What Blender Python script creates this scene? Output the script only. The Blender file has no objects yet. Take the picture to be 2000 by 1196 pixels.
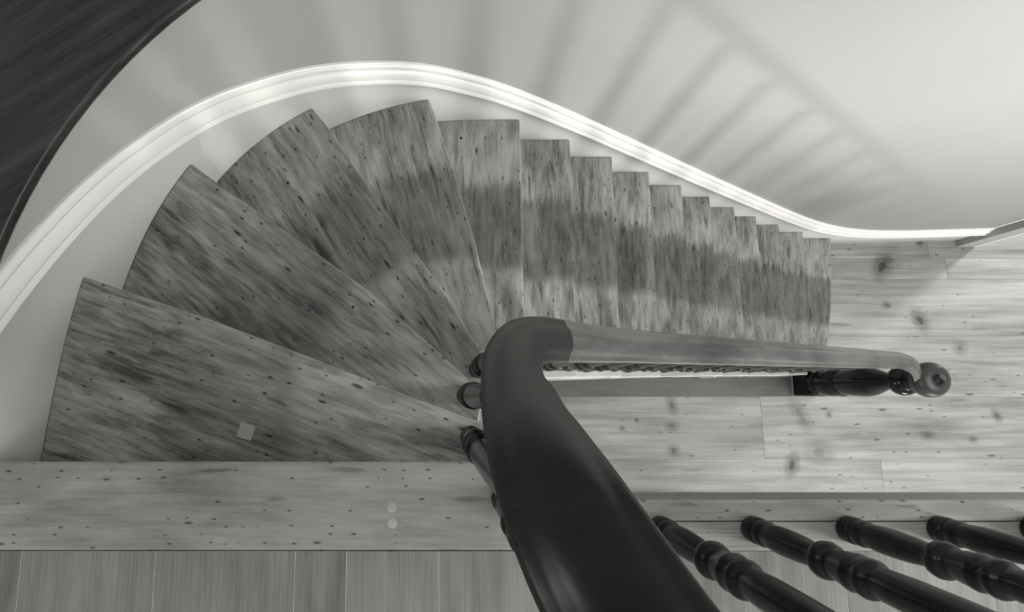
import bpy, bmesh, math, random
from mathutils import Vector, Matrix
random.seed(7)
R_ = 0.19                      # riser height
CAM_Z = 6.861 * R_             # eye height above the upper landing (landing = z 0)
FLOOR_Z = -16 * R_
sc = bpy.context.scene
col = sc.collection

# ------------------------------------------------------------------ camera, world, lights
cam_d = bpy.data.cameras.new('camera')
cam = bpy.data.objects.new('camera', cam_d); col.objects.link(cam)
cam.location = (0, 0, CAM_Z)
cam.rotation_euler = (0.1495, 0, 0)
cam_d.sensor_fit = 'HORIZONTAL'; cam_d.sensor_width = 36
cam_d.lens = 1139.5 / 2000 * 36
cam_d.shift_x = (1000 - 856.4) / 2000
cam_d.clip_start = 0.02
sc.camera = cam

world = bpy.data.worlds.new('world'); sc.world = world
world.use_nodes = True
bg = world.node_tree.nodes['Background']
bg.inputs[0].default_value = (1.0, 0.995, 0.975, 1)
bg.inputs[1].default_value = 0.48

def area(name, loc, target, size, power, size_y=None):
    d = bpy.data.lights.new(name, 'AREA'); d.energy = power; d.color = (1, .99, .96)
    d.size = size
    if size_y: d.shape = 'RECTANGLE'; d.size_y = size_y
    o = bpy.data.objects.new(name, d); col.objects.link(o)
    o.location = loc
    o.rotation_euler = (Vector(target) - Vector(loc)).to_track_quat('-Z', 'Y').to_euler()
    return o
# hall lamp, daylight from the doorway, and added fills in hall and upper storey
lamp_d = bpy.data.lights.new('hall_ceiling_lamp', 'POINT'); lamp_d.energy = 30; lamp_d.shadow_soft_size = .03; lamp_d.color = (1, .99, .96)
lamp = bpy.data.objects.new('hall_ceiling_lamp', lamp_d); col.objects.link(lamp); lamp.location = (.88, -.70, -.57)   # under the landing, in the hall below
area('hall_fill_light', (4.6, -5.0, -1.9), (3.0, 1.0, -2.1), 1.8, 170, 1.2)  # added broad fill for the lower wall; no window is built here
area('doorway_light', (6.6, 3.0, -1.5), (3.2, 0.2, -2.8), 0.45, 150)
area('upper_right_fill_light', (4.0, -.6, 1.95), (0, -.1, -.4), 1.7, 125, 1.9)  # added fill from the right, brightens landing and curved wall
area('upper_left_fill_light', (-4.2, .9, 2.0), (.4, -.2, -.4), 1.4, 60, 1.6)  # added fill from the left, for rim highlights along the rail
area('upper_front_fill_light', (1.8, -5.0, 2.2), (.8, .6, -1.0), 1.6, 14, 1.6)  # weak added fill towards the back wall

sc.view_settings.view_transform = 'Standard'
sc.view_settings.look = 'None'
sc.view_settings.gamma = 1
sc.view_settings.use_curve_mapping = False
sc.view_settings.exposure = 0.29

# ------------------------------------------------------------------ helpers
def empty(name, loc=(0, 0, 0)):
    o = bpy.data.objects.new(name, None); col.objects.link(o); o.location = loc; return o
def tag(o, label=None, cat=None, group=None, kind=None):
    if label: o['label'] = label
    if cat: o['category'] = cat
    if group: o['group'] = group
    if kind: o['kind'] = kind
    return o
def obj(name, bm_or_mesh, mat, parent=None, smooth=False, mw=None):
    if isinstance(bm_or_mesh, bmesh.types.BMesh):
        bm = bm_or_mesh
        bmesh.ops.recalc_face_normals(bm, faces=bm.faces)
        me = bpy.data.meshes.new(name); bm.to_mesh(me); bm.free()
    else: me = bm_or_mesh
    if mat and not me.materials: me.materials.append(mat)
    if smooth:
        for p in me.polygons: p.use_smooth = True
    o = bpy.data.objects.new(name, me); col.objects.link(o)
    if mw is not None: o.matrix_world = mw
    if parent:
        o.parent = parent
        o.matrix_parent_inverse = parent.matrix_world.inverted() if parent.type != 'EMPTY' else Matrix.Translation(-parent.location)
        if parent.type != 'EMPTY': o.matrix_parent_inverse = wm(parent).inverted()
        WM[o.name] = mw if mw is not None else Matrix.Identity(4)
    else:
        WM[o.name] = mw if mw is not None else Matrix.Identity(4)
    return o
WM = {}
def wm(o): return WM.get(o.name, Matrix.Identity(4))
def prism(pts, z0, z1, bev=0.0, seg=2, inv=None, topbev=None):
    """closed plan polygon extruded from z0 to z1; optional bevel of its edges; inv maps world to the object's own frame"""
    bm = bmesh.new()
    vb = [bm.verts.new((p[0], p[1], z0)) for p in pts]
    vt = [bm.verts.new((p[0], p[1], z1)) for p in pts]
    n = len(pts)
    bm.faces.new(vt); bm.faces.new(list(reversed(vb)))
    for i in range(n):
        bm.faces.new((vb[i], vb[(i + 1) % n], vt[(i + 1) % n], vt[i]))
    bmesh.ops.recalc_face_normals(bm, faces=bm.faces)
    if bev > 0:
        es = [e for e in bm.edges if e.calc_face_angle(0) > 0.6]
        bmesh.ops.bevel(bm, geom=es, offset=bev, segments=seg, profile=0.5, affect='EDGES', clamp_overlap=True)
    if inv is not None: bm.transform(inv)
    return bm
def box(x0, x1, y0, y1, z0, z1, bev=0.0, seg=2, inv=None):
    return prism([(x0, y0), (x1, y0), (x1, y1), (x0, y1)], z0, z1, bev, seg, inv)
def lathe(prof, segs=28, bm=None, z0=0.0):
    bm = bm or bmesh.new()
    rings = []
    for r, z in prof:
        if r < 1e-5: rings.append([bm.verts.new((0, 0, z + z0))])
        else: rings.append([bm.verts.new((r * math.cos(2 * math.pi * k / segs), r * math.sin(2 * math.pi * k / segs), z + z0)) for k in range(segs)])
    for a, b in zip(rings[:-1], rings[1:]):
        if len(a) == 1 and len(b) == 1: continue
        for k in range(segs):
            k2 = (k + 1) % segs
            if len(a) == 1: bm.faces.new((a[0], b[k], b[k2]))
            elif len(b) == 1: bm.faces.new((a[k], a[k2], b[0]))
            else: bm.faces.new((a[k], a[k2], b[k2], b[k]))
    return bm
def cat_rom(P, n=10):
    out = []
    for i in range(len(P) - 1):
        p0 = P[max(i - 1, 0)]; p1 = P[i]; p2 = P[i + 1]; p3 = P[min(i + 2, len(P) - 1)]
        for k in range(n):
            t = k / n
            out.append(0.5 * ((2 * p1) + (p2 - p0) * t + (2 * p0 - 5 * p1 + 4 * p2 - p3) * t * t + (3 * p1 - p0 - 3 * p2 + p3) * t ** 3))
    out.append(P[-1]); return out
def smooth_profile(prof, n=3):
    pts = cat_rom([Vector((r, z)) for r, z in prof], n)
    return [(max(p.x, 0), p.y) for p in pts]

# ------------------------------------------------------------------ materials
class NT:
    def __init__(s, name):
        s.m = bpy.data.materials.new(name); s.m.use_nodes = True
        s.t = s.m.node_tree; s.n = s.t.nodes; s.l = s.t.links
        s.b = s.n['Principled BSDF']
    def add(s, typ, **kw):
        nd = s.n.new(typ)
        for k, v in kw.items():
            if k.startswith('i_'):
                key = k[2:]; nd.inputs[int(key) if key.isdigit() else key].default_value = v
            else: setattr(nd, k, v)
        return nd
    def link(s, a, b): s.l.new(a, b)
    def math(s, op, a, b=None, c=None, clamp=False):
        nd = s.n.new('ShaderNodeMath'); nd.operation = op; nd.use_clamp = clamp
        for i, v in enumerate((a, b, c)):
            if v is None: continue
            if isinstance(v, (int, float)): nd.inputs[i].default_value = v
            else: s.link(v, nd.inputs[i])
        return nd.outputs[0]
    def smooth(s, v, lo, hi, a=0.0, b=1.0):
        nd = s.n.new('ShaderNodeMapRange'); nd.interpolation_type = 'SMOOTHSTEP'
        s.link(v, nd.inputs[0]); nd.inputs[1].default_value = lo; nd.inputs[2].default_value = hi
        nd.inputs[3].default_value = a; nd.inputs[4].default_value = b
        return nd.outputs[0]
    def grey(s, v):
        """grey value socket to a very slightly warm colour"""
        c = s.n.new('ShaderNodeCombineColor')
        s.link(v, c.inputs[0]); s.link(s.math('MULTIPLY', v, 0.995), c.inputs[1]); s.link(s.math('MULTIPLY', v, 0.965), c.inputs[2])
        s.link(c.outputs[0], s.b.inputs['Base Color'])
    def vmul(s, vec, k):
        nd = s.n.new('ShaderNodeVectorMath'); nd.operation = 'MULTIPLY'
        s.link(vec, nd.inputs[0]); nd.inputs[1].default_value = k; return nd.outputs[0]
    def vadd(s, vec, k):
        nd = s.n.new('ShaderNodeVectorMath'); nd.operation = 'ADD'
        s.link(vec, nd.inputs[0])
        if isinstance(k, tuple): nd.inputs[1].default_value = k
        else: s.link(k, nd.inputs[1])
        return nd.outputs[0]
    def noise(s, vec, scale, detail=4, rough=.55, dist=0.0):
        nd = s.add('ShaderNodeTexNoise'); s.link(vec, nd.inputs['Vector'])
        nd.inputs['Scale'].default_value = scale; nd.inputs['Detail'].default_value = detail
        nd.inputs['Roughness'].default_value = rough; nd.inputs['Distortion'].default_value = dist
        return nd.outputs['Fac']

def plain(name, v, rough=.5, spec=.4, var=0.0, scale=2.0, bump=0.0):
    t = NT(name)
    t.b.inputs['Roughness'].default_value = rough; t.b.inputs['Specular IOR Level'].default_value = spec
    if var or bump:
        tc = t.add('ShaderNodeTexCoord')
        n = t.noise(tc.outputs['Object'], scale, 5)
        t.grey(t.smooth(n, .3, .7, v * (1 - var), v * (1 + var)))
        if bump:
            n2 = t.noise(tc.outputs['Object'], 60, 3)
            bp = t.add('ShaderNodeBump'); bp.inputs['Strength'].default_value = bump; bp.inputs['Distance'].default_value = .002
            t.link(n2, bp.inputs['Height']); t.link(bp.outputs[0], t.b.inputs['Normal'])
    else: t.b.inputs['Base Color'].default_value = (v, v * .995, v * .965, 1)
    return t.m

def wood(name, dark, light, streak=1.0, blotch=.5, ring=.25, spots=.0, band=None, rough=.42, spec=.35, knots=(),
         gs=34.0, lng=1.0, ring_scale=14.0, tone=.12, spot_scale=11.0, nosing=False, fine=.6, spot_prob=0.0):
    """long grain along the object's own X axis"""
    t = NT(name)
    t.b.inputs['Roughness'].default_value = rough; t.b.inputs['Specular IOR Level'].default_value = spec
    tc = t.add('ShaderNodeTexCoord'); oi = t.add('ShaderNodeObjectInfo')
    rv = t.add('ShaderNodeCombineXYZ')
    t.link(t.math('MULTIPLY', oi.outputs['Random'], 37.0), rv.inputs[0])
    t.link(t.math('MULTIPLY', oi.outputs['Random'], 91.0), rv.inputs[1])
    co = t.vadd(tc.outputs['Object'], rv.outputs[0])
    n1 = t.noise(t.vmul(co, (.17 * lng, 1, 1)), gs, 7, .66, .35)           # short streaks
    n1b = t.noise(t.vmul(co, (.24 * lng, 1, 1)), gs * .36, 4, .6, .5)      # broad streaks
    n0 = t.noise(t.vmul(co, (.03 * lng, 1, 1)), gs * 6.5, 3, .7)           # hairline grain
    nose = None
    n2 = t.noise(t.vmul(co, (.6 * lng, 1, 1)), 4.2, 3, .5)                 # blotches
    wv = t.add('ShaderNodeTexWave'); wv.wave_type = 'BANDS'; wv.bands_direction = 'Y'
    t.link(t.vmul(co, (.22, 1, 1)), wv.inputs['Vector'])
    wv.inputs['Scale'].default_value = ring_scale; wv.inputs['Distortion'].default_value = 5.5
    wv.inputs['Detail'].default_value = 3; wv.inputs['Detail Scale'].default_value = 1.2
    v = t.math('MULTIPLY', t.math('SUBTRACT', n1, .5), 1.5 * streak)
    v = t.math('ADD', v, t.math('MULTIPLY', t.math('SUBTRACT', n1b, .5), 1.3 * streak))
    v = t.math('ADD', v, t.math('MULTIPLY', t.math('SUBTRACT', n2, .5), 1.6 * blotch))
    v = t.math('ADD', v, t.math('MULTIPLY', t.math('SUBTRACT', wv.outputs['Fac'], .5), ring))
    v = t.math('ADD', v, t.math('MULTIPLY', t.math('SUBTRACT', oi.outputs['Random'], .5), 2 * tone))
    v = t.math('ADD', v, t.math('MULTIPLY', t.math('SUBTRACT', n0, .5), .5 * fine))
    if nosing:
        # the nosing is worn paler by feet
        so = t.add('ShaderNodeSeparateXYZ'); t.link(tc.outputs['Object'], so.inputs[0])
        nose = t.smooth(t.math('ADD', t.math('ABSOLUTE', so.outputs[1]), t.math('MULTIPLY', t.math('SUBTRACT', n1b, .5), .05)), .012, .06, 1, 0)
        v = t.math('ADD', v, t.math('MULTIPLY', nose, .14))
    v = t.math('ADD', v, .55, clamp=True)
    c = t.math('MULTIPLY_ADD', v, light - dark, dark)
    if band:
        # ghost of an old stair runner: darker stain along the walking line
        ps = t.add('ShaderNodeNewGeometry'); sx = t.add('ShaderNodeSeparateXYZ'); t.link(ps.outputs['Position'], sx.inputs[0])
        dx = t.math('MINIMUM', t.math('SUBTRACT', sx.outputs[0], .12), 0.0)
        d = t.math('SQRT', t.math('ADD', t.math('MULTIPLY', dx, dx), t.math('MULTIPLY', sx.outputs[1], sx.outputs[1])))
        d = t.math('ADD', d, t.math('MULTIPLY', t.math('SUBTRACT', n1, .5), .10))
        m = t.math('MULTIPLY', t.smooth(d, .455, .52), t.smooth(d, .80, .87, 1, 0))
        # stronger down the straight flight, fading on the winders
        m = t.math('MULTIPLY', m, t.smooth(sx.outputs[0], -.9, .2, .45, 1.0))
        c = t.math('MULTIPLY', c, t.math('SUBTRACT', 1.0, t.math('MULTIPLY', m, band)))
    if spots:
        def layer(scale, rmin, rmax, prob, sx_, wob_):
            vo = t.add('ShaderNodeTexVoronoi'); vo.feature = 'F1'; vo.voronoi_dimensions = '2D'
            t.link(t.vmul(co, (sx_, 1, 1)), vo.inputs['Vector']); vo.inputs['Scale'].default_value = scale
            sp = t.add('ShaderNodeSeparateColor'); t.link(vo.outputs['Color'], sp.inputs[0])
            rad = t.math('MULTIPLY_ADD', sp.outputs[0], rmax - rmin, rmin)
            ds = t.math('ADD', vo.outputs['Distance'], t.math('MULTIPLY', t.math('SUBTRACT', n1, .5), wob_))
            k = t.smooth(t.math('DIVIDE', ds, rad), .35, 1.3, 1, 0)
            pr = prob + spot_prob if nose is None else t.math('MULTIPLY_ADD', nose, -.16, prob + spot_prob)
            on = t.math('GREATER_THAN', sp.outputs[1], pr)
            return t.math('MULTIPLY', k, on)
        k = t.math('MAXIMUM', layer(spot_scale * 1.5, .04, .10, .84, .30, .16), layer(spot_scale * 4.0, .06, .16, .84, .40, .12))
        k = t.math('MAXIMUM', k, t.math('MULTIPLY', layer(spot_scale * 2.4, .10, .26, .86, .13, .8), .5))
        c = t.math('MULTIPLY', c, t.math('SUBTRACT', 1.0, t.math('MULTIPLY', k, spots)))
        # pale flecks of filler in the nail holes
        v2 = t.add('ShaderNodeTexVoronoi'); v2.voronoi_dimensions = '2D'
        t.link(co, v2.inputs['Vector']); v2.inputs['Scale'].default_value = 31
        s2 = t.add('ShaderNodeSeparateColor'); t.link(v2.outputs['Color'], s2.inputs[0])
        p = t.math('MULTIPLY', t.smooth(v2.outputs['Distance'], .05, .09, 1, 0), t.math('GREATER_THAN', s2.outputs[2], .94))
        c = t.math('ADD', c, t.math('MULTIPLY', p, .08))
    if knots:
        ps = t.add('ShaderNodeNewGeometry')
        wob = t.math('MULTIPLY', t.math('SUBTRACT', t.noise(ps.outputs['Position'], 22, 3), .5), .9)
        for (kx, ky, rx, ry, rot, dk) in knots:
            mp = t.add('ShaderNodeMapping'); mp.vector_type = 'TEXTURE'
            mp.inputs['Location'].default_value = (kx, ky, FLOOR_Z); mp.inputs['Rotation'].default_value = (0, 0, rot)
            mp.inputs['Scale'].default_value = (rx, ry, 1)
            t.link(ps.outputs['Position'], mp.inputs[0])
            fl = t.vmul(mp.outputs[0], (1, 1, 0))
            ln = t.add('ShaderNodeVectorMath'); ln.operation = 'LENGTH'; t.link(fl, ln.inputs[0])
            e = t.math('ADD', ln.outputs['Value'], wob)
            core = t.smooth(e, .55, 1.0, 1, 0); halo = t.smooth(e, .9, 2.8, .55, 0)
            k = t.math('MULTIPLY', t.math('MAXIMUM', core, halo), dk)
            c = t.math('MULTIPLY', c, t.math('SUBTRACT', 1.0, k))
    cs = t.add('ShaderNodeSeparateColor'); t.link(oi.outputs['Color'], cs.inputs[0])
    c = t.math('MULTIPLY', c, cs.outputs[0])                # per-object factor; the treads' nearness to light is put in here
    t.grey(c)
    bp = t.add('ShaderNodeBump'); bp.inputs['Strength'].default_value = .18; bp.inputs['Distance'].default_value = .0015
    t.link(n1, bp.inputs['Height']); t.link(bp.outputs[0], t.b.inputs['Normal'])
    rr = t.math('MULTIPLY_ADD', n1b, .22, rough - .11); t.link(rr, t.b.inputs['Roughness'])
    return t.m

KNOTS = [(3.372, .955, .035, .055, -.6, .75), (3.42, 1.0, .05, .07, -.6, .4), (3.612, .545, .03, .05, .5, .72), (1.712, -.083, .022, .04, .2, .7),
         (1.704, -.231, .03, .02, 0, .65), (1.708, -.406, .026, .024, 0, .65), (2.649, -.15, .03, .07, .5, .5),
         (2.557, -.507, .028, .05, -.35, .8), (2.761, -.42, .06, .05, 0, .4), (3.372, .662, .018, .016, 0, .6), (3.171, .262, .02, .02, 0, .5),
         (3.565, -.296, .03, .018, 0, .6), (4.088, -.157, .018, .03, .4, .6), (3.884, .338, .03, .03, 0, .5), (2.86, -.15, .014, .014, 0, .6),
         (3.684, 1.15, .02, .02, 0, .8), (3.889, -.33, .02, .016, 0, .5), (1.34, -.25, .012, .012, 0, .6), (1.45, -.19, .01, .01, 0, .7)]
M = {}
M['tread'] = wood('worn_pine_tread', .06, .42, streak=1.12, blotch=.85, ring=.05, spots=.80, band=.50, tone=.10, nosing=True, fine=1.7, spot_prob=-.05, gs=48)
M['tread_plain'] = wood('worn_pine_riser', .13, .30, streak=.5, blotch=.4)
M['nosing'] = wood('worn_pine_nosing', .20, .54, streak=.7, blotch=.9, ring=.05, spots=.72, tone=.03, fine=1.0, spot_scale=15, spot_prob=-.10)
M['nosing_grain'] = wood('coarse_grain_board', .20, .54, streak=.4, blotch=.2, ring=.12, ring_scale=32, spots=.3, tone=.03, fine=2.4)
M['landing'] = wood('landing_plank', .13, .40, streak=.4, blotch=.7, ring=.14, ring_scale=5, tone=.16, gs=26, fine=1.8)
M['floor'] = wood('knotty_pine_floor', .13, .47, streak=.7, blotch=.8, ring=.05, ring_scale=6, spots=.6, spot_scale=6, knots=KNOTS, rough=.36, tone=.05, gs=24, fine=.8, lng=.35, spot_prob=.05)
M['floor_dark'] = wood('dark_floor_strip', .06, .15, streak=.5, blotch=.5, ring=.05, ring_scale=6, tone=.0)
M['return'] = wood('pale_return_nosing', .34, .60, streak=.4, blotch=.4, ring=.05)
M['joint'] = plain('pale_joint_filler', .72, .7, .2)
M['wall'] = plain('wall_paint', .43, .62, .3, var=.03, scale=1.1, bump=.05)
M['ceiling'] = plain('ceiling_paint', .35, .7, .2)
M['string'] = plain('string_paint', .56, .45, .4, var=.03, scale=1.5, bump=.05)
M['cap'] = plain('gloss_white_paint', .90, .28, .5, var=.02, scale=2)
M['casing'] = plain('grey_casing_paint', .36, .5, .4)
M['casing_edge'] = plain('white_casing_edge', .8, .4, .4)
M['rail'] = wood('dark_varnished_rail', .006, .022, streak=.5, blotch=.8, ring=.05, rough=.34, spec=.15, tone=0)
M['rail_worn'] = wood('worn_polished_rail', .012, .10, streak=.9, blotch=1.5, ring=.05, rough=.19, spec=.8, tone=0)
M['ledge'] = wood('dark_stained_ledge', .006, .055, streak=.6, blotch=.6, ring=.12, ring_scale=6, rough=.34, spec=.3, tone=0, fine=2.2, lng=.6)
M['baluster'] = wood('dark_turned_baluster', .003, .016, streak=.8, blotch=.6, ring=.05, rough=.26, spec=.26, tone=.05)
M['newel'] = wood('black_turned_newel', .003, .010, streak=.4, blotch=.4, ring=.05, rough=.18, spec=.28, tone=0)
M['newel_cap'] = wood('brown_newel_cap', .025, .06, streak=.4, blotch=.5, ring=.05, rough=.36, spec=.3, tone=0)
M['patch'] = plain('pale_patch', .46, .5, .3, var=.05, scale=40)
M['plug'] = plain('wood_plug', .58, .5, .3, var=.08, scale=60)
M['nail'] = plain('dark_nail', .02, .5, .3)

# ------------------------------------------------------------------ plan curves
WALLP = [(-1.02, -.75), (-1.004, -.45), (-.997, -.263), (-.985, -.091), (-.969, .066), (-.946, .216), (-.912, .361), (-.861, .502), (-.791, .634), (-.702, .755),
         (-.594, .860), (-.470, .948), (-.334, 1.017), (-.188, 1.069), (-.035, 1.103), (.15, 1.114), (.4, 1.115), (.8, 1.115), (1.3, 1.115), (1.9, 1.117), (2.5, 1.123), (3.1, 1.133), (3.6, 1.148), (3.96, 1.16)]
WALL = cat_rom([Vector(p) for p in WALLP], 8)
def arclen(C):
    s = [0.0]
    for a, b in zip(C[:-1], C[1:]): s.append(s[-1] + (b - a).length)
    return s
WS = arclen(WALL)
def at_s(C, S, s):
    if s <= S[0]: return C[0].copy()
    for i in range(len(S) - 1):
        if s <= S[i + 1]:
            return C[i].lerp(C[i + 1], (s - S[i]) / max(S[i + 1] - S[i], 1e-9))
    return C[-1].copy()
def s_near(C, S, p):
    p = Vector(p); best = (9, 0)
    for i in range(len(C) - 1):
        d = C[i + 1] - C[i]; t = max(0, min(1, (p - C[i]).dot(d) / d.length_squared))
        q = C[i] + d * t
        if (q - p).length < best[0]: best = ((q - p).length, S[i] + (S[i + 1] - S[i]) * t)
    return best[1]
def seg(C, S, a, b):
    """points of a curve between arc lengths a and b"""
    return [at_s(C, S, a)] + [C[i] for i in range(len(C)) if a + 1e-3 < S[i] < b - 1e-3] + [at_s(C, S, b)]
def normals(C):
    out = []
    for i in range(len(C)):
        d = (C[min(i + 1, len(C) - 1)] - C[max(i - 1, 0)]).normalized()
        out.append(Vector((d.y, -d.x)))
    return out
WN = normals(WALL)                                  # point into the stairwell
# open well between the flight and the landing
WC = Vector((.265, -.085)); WR = .150
WELL = [Vector((3.2, -.228)), Vector((1.5, -.228)), Vector((.7, -.230))]
WELL += [WC + Vector((math.cos(math.radians(a)), math.sin(math.radians(a)))) * WR for a in range(270, 89, -9)]
WELL += [Vector((x, .065 + .031 * (x - .5))) for x in (.4, .6, .9, 1.2, 1.6, 2.0, 2.4, 2.9)]
WELLS = arclen(WELL)

# ------------------------------------------------------------------ the setting: walls, floors
def ribbon(C, N, prof_fn, close=False):
    """sweep a profile [(offset into the room, z), ...] along a plan curve"""
    bm = bmesh.new(); rows = []
    for i in range(len(C)):
        rows.append([bm.verts.new((C[i].x + N[i].x * o, C[i].y + N[i].y * o, z)) for o, z in prof_fn(i)])
    n = len(rows[0])
    for a, b in zip(rows[:-1], rows[1:]):
        for k in range(n if close else n - 1):
            k2 = (k + 1) % n
            bm.faces.new((a[k], a[k2], b[k2], b[k]))
    if close:
        bm.faces.new(rows[0]); bm.faces.new(list(reversed(rows[-1])))
    return bm
LEDGE_Z = .100
wall = tag(obj('wall_back', ribbon(WALL, WN, lambda i: [(-.012, FLOOR_Z), (-.012, LEDGE_Z), (-.14, LEDGE_Z), (-.14, FLOOR_Z)], True), M['wall'], smooth=False),
           'curved pale plaster wall rising behind the winding stairs', 'wall', kind='structure')
for p in wall.data.polygons: p.use_smooth = abs(p.normal.z) < .5 and len(p.vertices) == 4

ib = next(i for i, p in enumerate(WALL) if p.y > .215)
tag(obj('wall_left', ribbon([WALL[0] + Vector((-.02, -1.4))] + WALL[:ib], [Vector((1, 0))] + WN[:ib], lambda i: [(-.0125, LEDGE_Z - .02), (-.0125, 1.05), (-.13, 1.05), (-.13, LEDGE_Z - .02)], True), M['wall']),
    'pale half wall at the left side of the upper landing', 'wall', kind='structure')
# ceiling of the upper storey
tag(obj('ceiling', box(-1.6, 3.2, -2.6, 1.7, 2.35, 2.45), M['ceiling']), 'plain ceiling over the upper landing', 'ceiling', kind='structure')

# lower floor of wide knotty planks
fl = tag(obj('floor', box(-1.2, 6.2, -4.5, 2.6, FLOOR_Z - .10, FLOOR_Z - .012), M['joint']), 'knotty pine plank floor of the lower hall', 'floor', kind='structure')
rows = [(-1.36, -.914), (-.914, -.467), (-.467, -.02), (-.02, .427), (.427, .86), (.86, 1.02), (1.02, 1.42), (1.42, 1.86)]
cuts = {0: [.2, 2.0, 4.2], 1: [.2, 3.2, 6.1], 2: [.2, 2.365, 6.1], 3: [.2, 4.75, 6.1], 4: [.2, 4.62, 6.1], 5: [.2, 3.86, 6.1], 6: [.2, 3.74, 6.1], 7: [.2, 4.4, 6.1]}
for i, (y0, y1) in enumerate(rows):
    cs = cuts[i]
    for a, b in zip(cs[:-1], cs[1:]):
        mw = Matrix.Translation(((a + b) / 2, (y0 + y1) / 2, FLOOR_Z))
        g = .0005
        obj('plank', box(a + g, b - g, y0 + g, y1 - g, FLOOR_Z - .012, FLOOR_Z, .001, 1, mw.inverted()), M['floor'], fl, mw=mw)
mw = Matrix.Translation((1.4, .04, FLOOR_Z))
obj('floor_strip', box(.2, 2.6, -.0195, .12, FLOOR_Z, FLOOR_Z + .006, .002, 1, mw.inverted()), M['floor_dark'], fl, mw=mw)  # thin darker strip on the floor along the outer string

# upper landing: slab, nosing boards, planks
SLAB = [(-1.3, -.165)] + [(.09, -.165)] + [(p.x + .0, p.y - .012) for p in reversed(WELL[3:11])][2:] + [(3.2, -.24), (3.2, -2.2), (-1.3, -2.2)]
up = tag(obj('floor_upper', prism(SLAB, -.118, -.022), M['tread_plain']), 'upper landing floor of pale planks edged with worn nosing boards', 'floor', kind='structure')
def plan_board(name, pts, z0, z1, mat, parent, bev=.006, seg_=3):
    cx = sum(p[0] for p in pts) / len(pts); cy = sum(p[1] for p in pts) / len(pts)
    mw = Matrix.Translation((cx, cy, z1))
    return obj(name, prism([tuple(p) for p in pts], z0, z1, bev, seg_, mw.inverted()), mat, parent, mw=mw)
arc = [p for p in WELL[3:] if p.y < -.15 and p.x < .262]     # quarter turn of the well edge, from the bottom round to the left
left_pts = [(-1.05, -.147), (.105, -.147)] + [(p.x, p.y) for p in reversed(arc)] + [(.262, -.235), (.33, -.235), (.33, -.331), (-1.05, -.331)]
nb = plan_board('nosing_board', left_pts, -.022, 0.0, M['nosing'], up, .008)
plan_board('edge_board', [(.331, -.2275), (3.2, -.2275), (3.2, -.2705), (.331, -.2705)], -.022, 0.0, M['nosing'], up, .006)
plan_board('grain_board', [(.331, -.2715), (3.2, -.2715), (3.2, -.331), (.331, -.331)], -.022, -.0006, M['nosing_grain'], up, .0015, 1)
plan_board('fascia_board', [(.28, -.2285), (3.2, -.2285), (3.2, -.241), (.28, -.241)], -.118, -.024, M['tread_plain'], up, .002, 1)
seams = [-1.12, -.886, -.601, -.304, -.195, .001, .33, .645, .86, 1.17, 1.45, 1.8]
mwj = Matrix.Translation((0, -1.2, -.012))
obj('joint_bed', box(-1.12, 1.8, -2.15, -.3315, -.022, -.0016, 0, 1, mwj.inverted()), M['joint'], up, mw=mwj)
for a, b in zip(seams[:-1], seams[1:]):
    mw = Matrix.Translation(((a + b) / 2, -1.2, 0)) @ Matrix.Rotation(math.pi / 2, 4, 'Z')
    g = .0008
    obj('plank', prism([(a + g, -2.15), (b - g, -2.15), (b - g, -.3315), (a + g, -.3315)], -.0030, -.0012, 0, 1, mw.inverted()), M['landing'], up, mw=mw)
for (x, y) in ((-.1005, -.2415), (-.099, -.2745)):
    mw = Matrix.Translation((x, y, 0))
    obj('plug', lathe([(0, -.003), (.0105, -.003), (.0105, .0002), (.0095, .0007), (0, .0007)], 20), M['plug'], nb, mw=mw)

# ------------------------------------------------------------------ staircase
stair = tag(empty('staircase', (1.2, .6, FLOOR_Z)), 'winding staircase of worn pine treads curving against the white wall', 'staircase')
# nosing lines in plan, from the wall to the well
NOSE = {1: [(-.944, .307), (-.59, .190), (-.335, .095), (-.073, -.007), (.115, -.072)],
        2: [(-.762, .700), (-.641, .609), (-.452, .478), (-.235, .322), (-.084, .195), (.13, .0)],
        3: [(-.438, .979), (-.359, .876), (-.269, .735), (-.13, .536), (.023, .325), (.18, .06)],
        4: [(-.036, 1.106), (.001, .997), (.064, .796), (.137, .533), (.198, .252), (.235, .07)],
        5: [(.335, 1.117), (.334, .065)], 6: [(.582, 1.117), (.579, .07)], 7: [(.825, 1.117), (.822, .07)], 8: [(1.068, 1.117), (1.069, .08)],
        9: [(1.31, 1.117), (1.311, .09)], 10: [(1.55, 1.117), (1.553, .09)], 11: [(1.785, 1.117), (1.788, .10)],
        12: [(2.021, 1.12), (2.018, .793), (2.025, .317), (2.027, .11)], 13: [(2.274, 1.122), (2.272, .825), (2.267, .32), (2.258, .12)],
        14: [(2.552, 1.124), (2.547, .866), (2.535, .6), (2.517, .326), (2.494, .13)], 15: [(2.873, 1.13), (2.857, .881), (2.823, .6), (2.777, .334), (2.752, .21)]}
NOSE[0] = [(-1.0, -.147), (.11, -.147)]
def offset_line(L, d):
    """shift a nosing line back up the stairs"""
    out = []
    for i, p in enumerate(L):
        a = Vector(L[max(i - 1, 0)]); b = Vector(L[min(i + 1, len(L) - 1)])
        t = (b - a).normalized(); out.append(Vector(p) + Vector((t.y, -t.x)) * d)
    return out
treads = {}
def y_in(x): return .065 + .031 * (x - .5)
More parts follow.
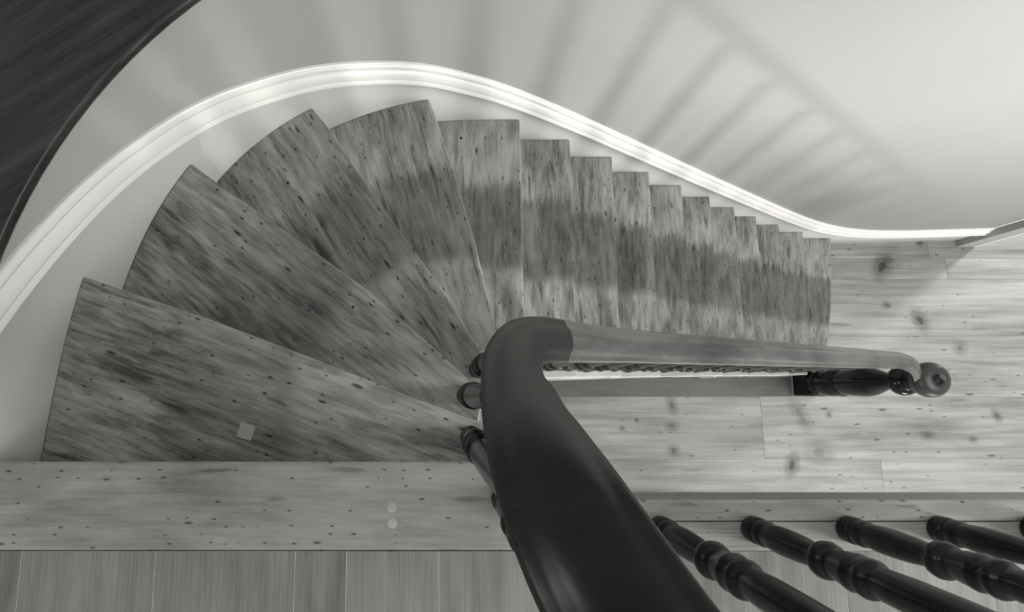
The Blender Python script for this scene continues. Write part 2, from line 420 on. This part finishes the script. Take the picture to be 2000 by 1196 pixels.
for n in range(1, 16):
    z = -n * R_
    front = [Vector(p) for p in NOSE[n]]
    if n < 13 and n > 4: front = [front[0], front[0].lerp(front[-1], .5), front[-1]]
    back = offset_line(NOSE[n - 1], .034)
    if n == 1: back = [Vector((-.99, -.18)), Vector((.118, -.18))]
    s0 = s_near(WALL, WS, back[0]); s1 = s_near(WALL, WS, front[0])
    t0 = s_near(WELL, WELLS, back[-1]); t1 = s_near(WELL, WELLS, front[-1])
    wallpts = seg(WALL, WS, s0, s1)
    wallpts = [p + Vector((0, 0)) for p in wallpts]
    if n <= 1: wellpts = [Vector((.118, -.18)), Vector((.118, -.12)), Vector((.117, -.075))]
    else: wellpts = seg(WELL, WELLS, t0, t1)
    if 6 <= n <= 14:
        xa, xb = NOSE[n - 1][-1][0] - .034, NOSE[n][-1][0]
        ret = [(xa, y_in(xa)), (xb, y_in(xb)), (xb, y_in(xb) + .0345), (xa, y_in(xa) + .0345)]
        mwr = Matrix.Translation(((xa + xb) / 2, y_in(xb), z))
        obj('return_nosing', prism(ret, z - .032, z, .006, 3, mwr.inverted()), M['return'], stair, mw=mwr)
        wellpts = [Vector((xa, y_in(xa) + .035)), Vector((xb, y_in(xb) + .035))]
    if n == 15: wellpts = [Vector((2.46, .19)), Vector((2.752, .19))]
    poly = list(back[1:-1][::-1]) + wallpts + front[1:-1] + list(reversed(wellpts))
    # drop near-duplicates
    cl = []
    for p in poly:
        if not cl or (p - cl[-1]).length > .004: cl.append(p)
    if (cl[0] - cl[-1]).length < .004: cl.pop()
    d = (front[0] - front[-1]); ang = math.atan2(d.y, d.x)
    mid = (front[0] + front[-1]) / 2
    mw = Matrix.Translation((mid.x, mid.y, z)) @ Matrix.Rotation(ang, 4, 'Z')
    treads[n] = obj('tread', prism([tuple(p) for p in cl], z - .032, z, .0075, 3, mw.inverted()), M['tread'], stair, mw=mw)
    tn = {1: 1.4, 2: 1.22, 3: 1.02, 4: 1.1, 5: 1.0, 6: 1.02}.get(n, .92); treads[n].color = (tn, tn, tn, 1)  # light falloff down the stairs put into the tread colour
for n in range(1, 17):
    L = offset_line(NOSE[n - 1], .022)
    if n == 16: L[-1] = Vector((2.73, .2))
    if n == 15: L[-1] = Vector((2.47, .14))
    z1 = -(n - 1) * R_ - (.032 if n > 1 else .022); z0 = -n * R_ if n < 16 else FLOOR_Z
    L2 = offset_line(NOSE[n - 1], .040)
    if n == 16: L2[-1] = Vector((2.712, .2))
    if n == 15: L2[-1] = Vector((2.452, .14))
    L[0] = L[0] + (L[1] - L[0]).normalized() * .012; L2[0] = L2[0] + (L2[1] - L2[0]).normalized() * .012
    poly = [tuple(p) for p in L] + [tuple(p) for p in reversed(L2)]
    if n == 1: poly = [(-.985, -.169), (.12, -.169), (.12, -.187), (-.985, -.187)]
    c0 = (Vector(poly[0]) + Vector(poly[len(L) - 1])) / 2 if n > 1 else Vector((-.43, -.178))
    d = L[0] - L[-1]
    mw = Matrix.Translation((c0.x, c0.y, (z0 + z1) / 2)) @ Matrix.Rotation(math.atan2(d.y, d.x), 4, 'Z')
    obj('riser', prism(poly, z0, z1, 0, 1, mw.inverted()), M['string'], stair, mw=mw)

# skirting string against the wall with its moulded cap
def interp(tab, s):
    if s <= tab[0][0]: return tab[0][1] + (s - tab[0][0]) * (tab[1][1] - tab[0][1]) / (tab[1][0] - tab[0][0])
    for (a, va), (b, vb) in zip(tab[:-1], tab[1:]):
        if s <= b: return va + (vb - va) * (s - a) / (b - a)
    return tab[-1][1]
UPP = [((-.935, .251), .083), ((-.894, .396), .002), ((-.833, .552), -.079), ((-.756, .698), -.158), ((-.648, .807), -.222), ((-.535, .913), -.297), ((-.364, 1.003), -.378), ((-.175, 1.077), -.474),
       ((-.006, 1.109), -.556), ((.271, 1.116), -.704), ((.493, 1.118), -.862), ((.913, 1.118), -1.195), ((1.476, 1.12), -1.640), ((1.974, 1.12), -2.035), ((2.42, 1.125), -2.377), ((2.60, 1.13), -2.505), ((2.795, 1.135), -2.610), ((3.064, 1.14), -2.695), ((3.3, 1.145), -2.715), ((3.95, 1.157), -2.72)]
TOPZ = [(s_near(WALL, WS, p), z) for p, z in UPP]
tz_raw = [interp(TOPZ, s) for s in WS]
# light smoothing of the run of the cap
tz = [sum(tz_raw[max(0, min(len(tz_raw) - 1, i + k))] for k in range(-3, 4)) / 7 for i in range(len(tz_raw))]
i0 = 0
SC, SN, STZ = WALL[i0:], WN[i0:], tz[i0:]
CAPH = .088
def drop(i):
    # low edge of the string follows the underside of the stairs
    return max(FLOOR_Z, STZ[i] - .75)
sb = obj('wall_string', ribbon(SC, SN, lambda i: [(.0, drop(i)), (.0, STZ[i] - CAPH + .01), (-.0115, STZ[i] - CAPH + .01), (-.0115, drop(i))], True), M['string'], stair)
for p in sb.data.polygons: p.use_smooth = len(p.vertices) == 4
def capprof(i):
    t = STZ[i]; h = CAPH
    return [(-.0115, t), (-.003, t), (.002, t - .05 * h), (.006, t - .22 * h), (.0058, t - .255 * h), (.0005, t - .262 * h), (.0005, t - .285 * h), (.0070, t - .30 * h),
            (.0120, t - .40 * h), (.0165, t - .55 * h), (.0190, t - .70 * h), (.0190, t - .735 * h), (.0140, t - .742 * h), (.0140, t - .765 * h), (.0205, t - .78 * h), (.0245, t - .88 * h), (.0255, t - .97 * h), (.024, t - h), (.0005, t - h), (-.0115, t - h)]
cp = obj('string_cap', ribbon(SC, SN, capprof, True), M['cap'], stair, smooth=False)
for p in cp.data.polygons: p.use_smooth = len(p.vertices) == 4
em = cp.modifiers.new('edges', 'EDGE_SPLIT'); em.split_angle = math.radians(38)

# outer string and panelled side below the straight flight
pts_side = []
bm = bmesh.new()
xs = [.26] + [NOSE[n][-1][0] for n in range(5, 15)] + [2.56]
for k in range(len(xs) - 1):
    n = 5 + k
    x0, x1 = xs[k], xs[k + 1]
    zt = -n * R_ - .033
    for yy in (0, 1):
        pass
    o0, o1 = .020, .034
    v = [bm.verts.new(q) for q in ((x0, y_in(x0) + o0, FLOOR_Z), (x1, y_in(x1) + o0, FLOOR_Z), (x1, y_in(x1) + o0, zt), (x0, y_in(x0) + o0, zt),
                                  (x0, y_in(x0) + o1, FLOOR_Z), (x1, y_in(x1) + o1, FLOOR_Z), (x1, y_in(x1) + o1, zt), (x0, y_in(x0) + o1, zt))]
    for f in ((0, 1, 2, 3), (7, 6, 5, 4), (0, 4, 5, 1), (1, 5, 6, 2), (2, 6, 7, 3), (3, 7, 4, 0)):
        bm.faces.new([v[j] for j in f])
obj('outer_string', bm, M['string'], stair)
# curved string round the well below the winders
bm = bmesh.new(); rr = []
for k, a in enumerate(range(262, 85, -8)):
    ca, sa = math.cos(math.radians(a)), math.sin(math.radians(a))
    n = 1 + 4 * (262 - a) / 170
    zt = -n * R_ - .04
    p0 = WC + Vector((ca, sa)) * (WR + .012); p1 = WC + Vector((ca, sa)) * (WR + .026)
    rr.append([bm.verts.new((p0.x, p0.y, zt)), bm.verts.new((p1.x, p1.y, zt)), bm.verts.new((p1.x, p1.y, zt - .45)), bm.verts.new((p0.x, p0.y, zt - .45))])
for a, b in zip(rr[:-1], rr[1:]):
    for k in range(4): bm.faces.new((a[k], a[(k + 1) % 4], b[(k + 1) % 4], b[k]))
bm.faces.new(rr[0]); bm.faces.new(list(reversed(rr[-1])))
obj('well_string', bm, M['string'], stair)

# small things let into the treads
mw = Matrix.Translation((-.483, -.0935, -R_)) @ Matrix.Rotation(math.radians(-17), 4, 'Z')
tag(obj('square_patch', box(-.0195, .0195, -.0185, .0185, 0, .0012, .0004, 1), M['patch'], treads[1], mw=mw), 'small pale square patch')
for n, x, y, r in ((5, .092, 1.033, .0055), (7, .741, .60, .004), (2, -.25, .25, .004), (3, -.505, .70, .005)):
    mw = Matrix.Translation((x, y, -n * R_))
    obj('nail_head', lathe([(0, .0006), (r * .8, .0006), (r, .0001), (r, -.002), (0, -.002)], 14), M['nail'], treads[n], mw=mw)

# ------------------------------------------------------------------ dark ledge on the curved wall
LCEN = Vector((.224, -.031))
LC = [LCEN + Vector((math.cos(math.radians(d)), math.sin(math.radians(d)))) * 1.181 for d in range(167, 122, -3)]
LC += [WALL[i] + WN[i] * .031 for i in range(len(WALL)) if -.30 < WALL[i].x < 1.6]
LN = normals(LC)
lt = LEDGE_Z + .036
ledge = obj('wall_ledge', ribbon(LC, LN, lambda i: [(-1.1, LEDGE_Z + .001), (-.012, LEDGE_Z + .001), (-.004, LEDGE_Z + .004), (0, LEDGE_Z + .012), (0, lt - .010), (-.002, lt - .004), (-.007, lt), (-1.1, lt)], True), M['ledge'])
ROT = Matrix.Rotation(math.radians(36), 4, 'Z')
ledge.data.transform(ROT.inverted()); ledge.matrix_world = ROT
for p in ledge.data.polygons: p.use_smooth = len(p.vertices) == 4
em = ledge.modifiers.new('edges', 'EDGE_SPLIT'); em.split_angle = math.radians(50)
tag(ledge, 'dark stained wooden ledge with rounded lip capping the curved white wall', 'ledge')

# ------------------------------------------------------------------ door casing at the end of the wall
tr = tag(obj('trim_1', box(3.962, 4.085, 1.112, 1.165, FLOOR_Z, -.3, .003, 1), M['casing']), 'grey door casing standing at the end of the wall by the stair foot', 'door casing', kind='structure')
obj('edge_bead', box(4.085, 4.105, 1.108, 1.165, FLOOR_Z, -.3, .004, 2), M['casing_edge'], tr)

# ------------------------------------------------------------------ railing
railing = tag(empty('stair_railing', (.2, 0, 0)), 'dark wooden stair railing with swept handrail and turned balusters', 'railing')
def rail_z(x): return -.10 - .80 * (x - .42)
def rail_y(x): return .1155 + .0255 * (x - .42)
PATH = [(3.0, -.285, .975), (1.6, -.285, .975), (.70, -.285, .975), (.42, -.283, .975), (.27, -.262, .975), (.165, -.200, .972), (.108, -.125, .945),
        (.087, -.070, .880), (.084, -.030, .785), (.090, .004, .665), (.103, .040, .530), (.135, .076, .385), (.195, .101, .215), (.285, .110, .065), (.42, .1155, -.085)]
PATH = [Vector(p) for p in PATH] + [Vector((x, rail_y(x), rail_z(x))) for x in (.6, .9, 1.3, 1.7, 2.05, 2.27)]
PATH += [Vector((2.36, .157, -1.65)), Vector((2.43, .145, -1.70)), Vector((2.49, .123, -1.752)), Vector((2.535, .100, -1.80))]
HALF = [(0, .50), (.22, .485), (.42, .42), (.57, .31), (.67, .205), (.76, .15), (.88, .105), (.965, .03), (1.0, -.07), (.955, -.17), (.84, -.235), (.66, -.27), (.56, -.33), (.52, -.42), (.46, -.5)]
RPROF = HALF + [(-x, y) for x, y in reversed(HALF[1:])]
def sweep(path, i_a, i_b, w, h):
    segs = len(RPROF)
    bm = bmesh.new(); rings = []
    for i, p in enumerate(path):
        if i < i_a or i > i_b: continue
        t = (path[min(i + 1, len(path) - 1)] - path[max(i - 1, 0)]).normalized()
        side = Vector((0, 0, 1)).cross(t).normalized()
        upv = t.cross(side).normalized()
        ring = []
        ww, hh = (w(i), h(i)) if callable(w) else (w, h)
        for k in range(segs):
            a = 2 * math.pi * k / segs
            cx, sy = RPROF[k]
            ring.append(bm.verts.new(p + side * (cx * ww / 2) + upv * (sy * hh / 2)))
        rings.append(ring)
    for a, b in zip(rings[:-1], rings[1:]):
        for k in range(segs): bm.faces.new((a[k], a[(k + 1) % segs], b[(k + 1) % segs], b[k]))
    bm.faces.new(rings[0]); bm.faces.new(list(reversed(rings[-1])))
    for rg in (rings[0], rings[-1]):
        for k in range(segs): bm.edges.get((rg[k], rg[(k + 1) % segs])).smooth = False
    return bm
raw = cat_rom(PATH, 12)
RS = arclen(raw)
NR = int(RS[-1] / .011)
full = [at_s(raw, RS, RS[-1] * i / NR) for i in range(NR + 1)]
for _ in range(3):                                  # fair the curve
    full = [full[0]] + [sum((full[max(0, min(NR, i + k))] for k in (-2, -1, 0, 1, 2)), Vector((0, 0, 0))) / 5 for i in range(1, NR)] + [full[-1]]
def near_i(p): return min(range(len(full)), key=lambda i: (full[i] - Vector(p)).length)
i_joint1 = near_i((.087, -.070, .880)); i_joint2 = near_i((.262, .109, .10)); i_str = near_i((.42, .1155, -.085))
def rail_piece(name, a, b, mat):
    pts = full[a:b + 1]; c = pts[len(pts) // 2]; d = pts[-1] - pts[0]
    mw = Matrix.Translation(c) @ d.to_track_quat('X', 'Z').to_matrix().to_4x4()
    bm = sweep(full, a, b, lambda i: .084 + .006 * max(0, min(1, (i_str + 6 - i) / 20)), lambda i: .064); bm.transform(mw.inverted())
    return obj(name, bm, mat, railing, smooth=True, mw=mw)
tag(rail_piece('landing_handrail', 0, i_joint1, M['rail']), 'dark varnished handrail along the landing')
tag(rail_piece('handrail_bend', i_joint1, i_joint2, M['rail']), 'dark varnished bend of the handrail')
tag(rail_piece('flight_handrail', i_joint2, len(full) - 1, M['rail_worn']), 'worn shiny handrail down the straight flight')

BAL = [(0, 0), (.0262, 0), (.0272, .002), (.0275, .026), (.0262, .029), (.0235, .031), (.0238, .034), (.0262, .040), (.0268, .050), (.0255, .058), (.0232, .062), (.0228, .065),
       (.0240, .072), (.0262, .10), (.0262, .13), (.0245, .17), (.0212, .205), (.0205, .214), (.0212, .219), (.0262, .223), (.0308, .231), (.0325, .240), (.0312, .249), (.0268, .256),
       (.0225, .259), (.0228, .263), (.0262, .280), (.0285, .300), (.0305, .309), (.0312, .314), (.0292, .322), (.0265, .330), (.0282, .336), (.0308, .342), (.0312, .348), (.0282, .356), (.0225, .361), (.0218, .365),
       (.0245, .380), (.0258, .42), (.0250, .50), (.0225, .60), (.0190, .70), (.0165, .76), (.0162, .78), (.0215, .785), (.0225, .795), (.0215, .805), (.0165, .81), (.0165, .82), (.0180, .86), (.018, .95)]
def bal_mesh(h):
    prof = [(r, z if z < .365 else .365 + (z - .365) * (h - .365) / (.95 - .365)) for r, z in BAL] + [(0, h)]
    bm = lathe(prof, 28); bm.transform(Matrix.Rotation(-math.pi / 2, 4, 'Y').inverted() if False else Matrix.Identity(4))
    me = bpy.data.meshes.new('baluster'); bmesh.ops.recalc_face_normals(bm, faces=bm.faces); bm.to_mesh(me); bm.free()
    me.materials.append(M['baluster'])
    for p in me.polygons: p.use_smooth = True
    return me
cache = {}
def baluster(x, y, z0, z1):
    h = round(z1 - z0, 2)
    if h not in cache: cache[h] = bal_mesh(h)
    o = obj('baluster', cache[h], M['baluster'], railing, mw=Matrix.Translation((x, y, z0)))
    return o
def rail_under(x, y):
    b = min(full, key=lambda p: (p.x - x) ** 2 + (p.y - y) ** 2)
    return b.z - .030
for x in (.475, .672, .875, 1.069, 1.268, 1.468):
    baluster(x, -.285, 0, .948)
baluster(.285, -.268, 0, .948)
baluster(.140, -.222, 0, .945)
baluster(.082, -.106, -R_, .895)
baluster(.079, -.004, -2 * R_, .66)
baluster(.124, .077, -3 * R_, .40)
baluster(.235, .107, -4 * R_, .115)
for k in range(18):
    x = .295 + .1225 * k
    if x > 2.40: break
    n = next(i for i in range(4, 16) if x < NOSE[i][-1][0] - .012)
    y = rail_y(x) if x > .4 else .1125
    baluster(x, y, -n * R_, rail_z(x) - .03 if x > .4 else rail_under(x, y))

# ------------------------------------------------------------------ newel post
NX, NY = 2.70, .076
NH = 1.035
newel = tag(empty('newel_post', (NX, NY, FLOOR_Z)), 'black turned newel post with round brown cap at the foot of the stairs', 'newel post')
def npart(name, bm, mat, smooth=True, parent=None, tag_=None):
    return obj(name, bm, mat, parent or newel, smooth=smooth, mw=Matrix.Translation((NX, NY, FLOOR_Z)))
npart('plinth', box(-.088, .088, -.092, .092, 0, .150, .012, 2), M['newel'], False)
SH = [(0, .145), (.080, .145), (.088, .152), (.0935, .165), (.0935, .178), (.088, .190), (.078, .196), (.078, .204), (.085, .215), (.0915, .25), (.0925, .30), (.0890, .345), (.0800, .362), (.0790, .370),
      (.0880, .378), (.0940, .390), (.0920, .402), (.0830, .410), (.0815, .418), (.0860, .430), (.0890, .47), (.0925, .55), (.0935, .60), (.0905, .645), (.0800, .69), (.0640, .735), (.0520, .775), (.0445, .805), (.0420, .815),
      (.0500, .820), (.0530, .828), (.0490, .836), (.0470, .840), (.0600, .850), (.0800, .870), (.0870, .895), (.0840, .915), (.0700, .928), (.0560, .934), (.0520, .942), (.0560, .950), (.0580, .962), (.0500, .972), (.0440, .985), (.0440, 1.0), (.0600, 1.01), (0, 1.012)]
npart('turned_shaft', lathe([(r, z * NH) for r, z in SH], 48), M['newel'])
CAP = [(0, 1.000), (.050, 1.000), (.066, 1.010), (.084, 1.030), (.0945, 1.055), (.0970, 1.075), (.0935, 1.096), (.0840, 1.112), (.0680, 1.122), (.0480, 1.127), (.036, 1.128), (0, 1.128)]
cap = npart('cap', lathe([(r, z * NH) for r, z in smooth_profile(CAP, 3)], 48), M['newel_cap'])
BT = [(0, 1.122), (.036, 1.124), (.036, 1.1275), (.0335, 1.1295), (.0310, 1.1265), (.0285, 1.1265), (.0265, 1.131), (.0235, 1.1325), (.0205, 1.129), (.0185, 1.129), (.016, 1.1345), (.012, 1.136), (.0085, 1.131), (.006, 1.131), (.004, 1.135), (0, 1.136)]
obj('button', lathe([(r * 1.15, z * NH) for r, z in BT], 32), M['newel'], cap, smooth=True, mw=Matrix.Translation((NX, NY, FLOOR_Z)))
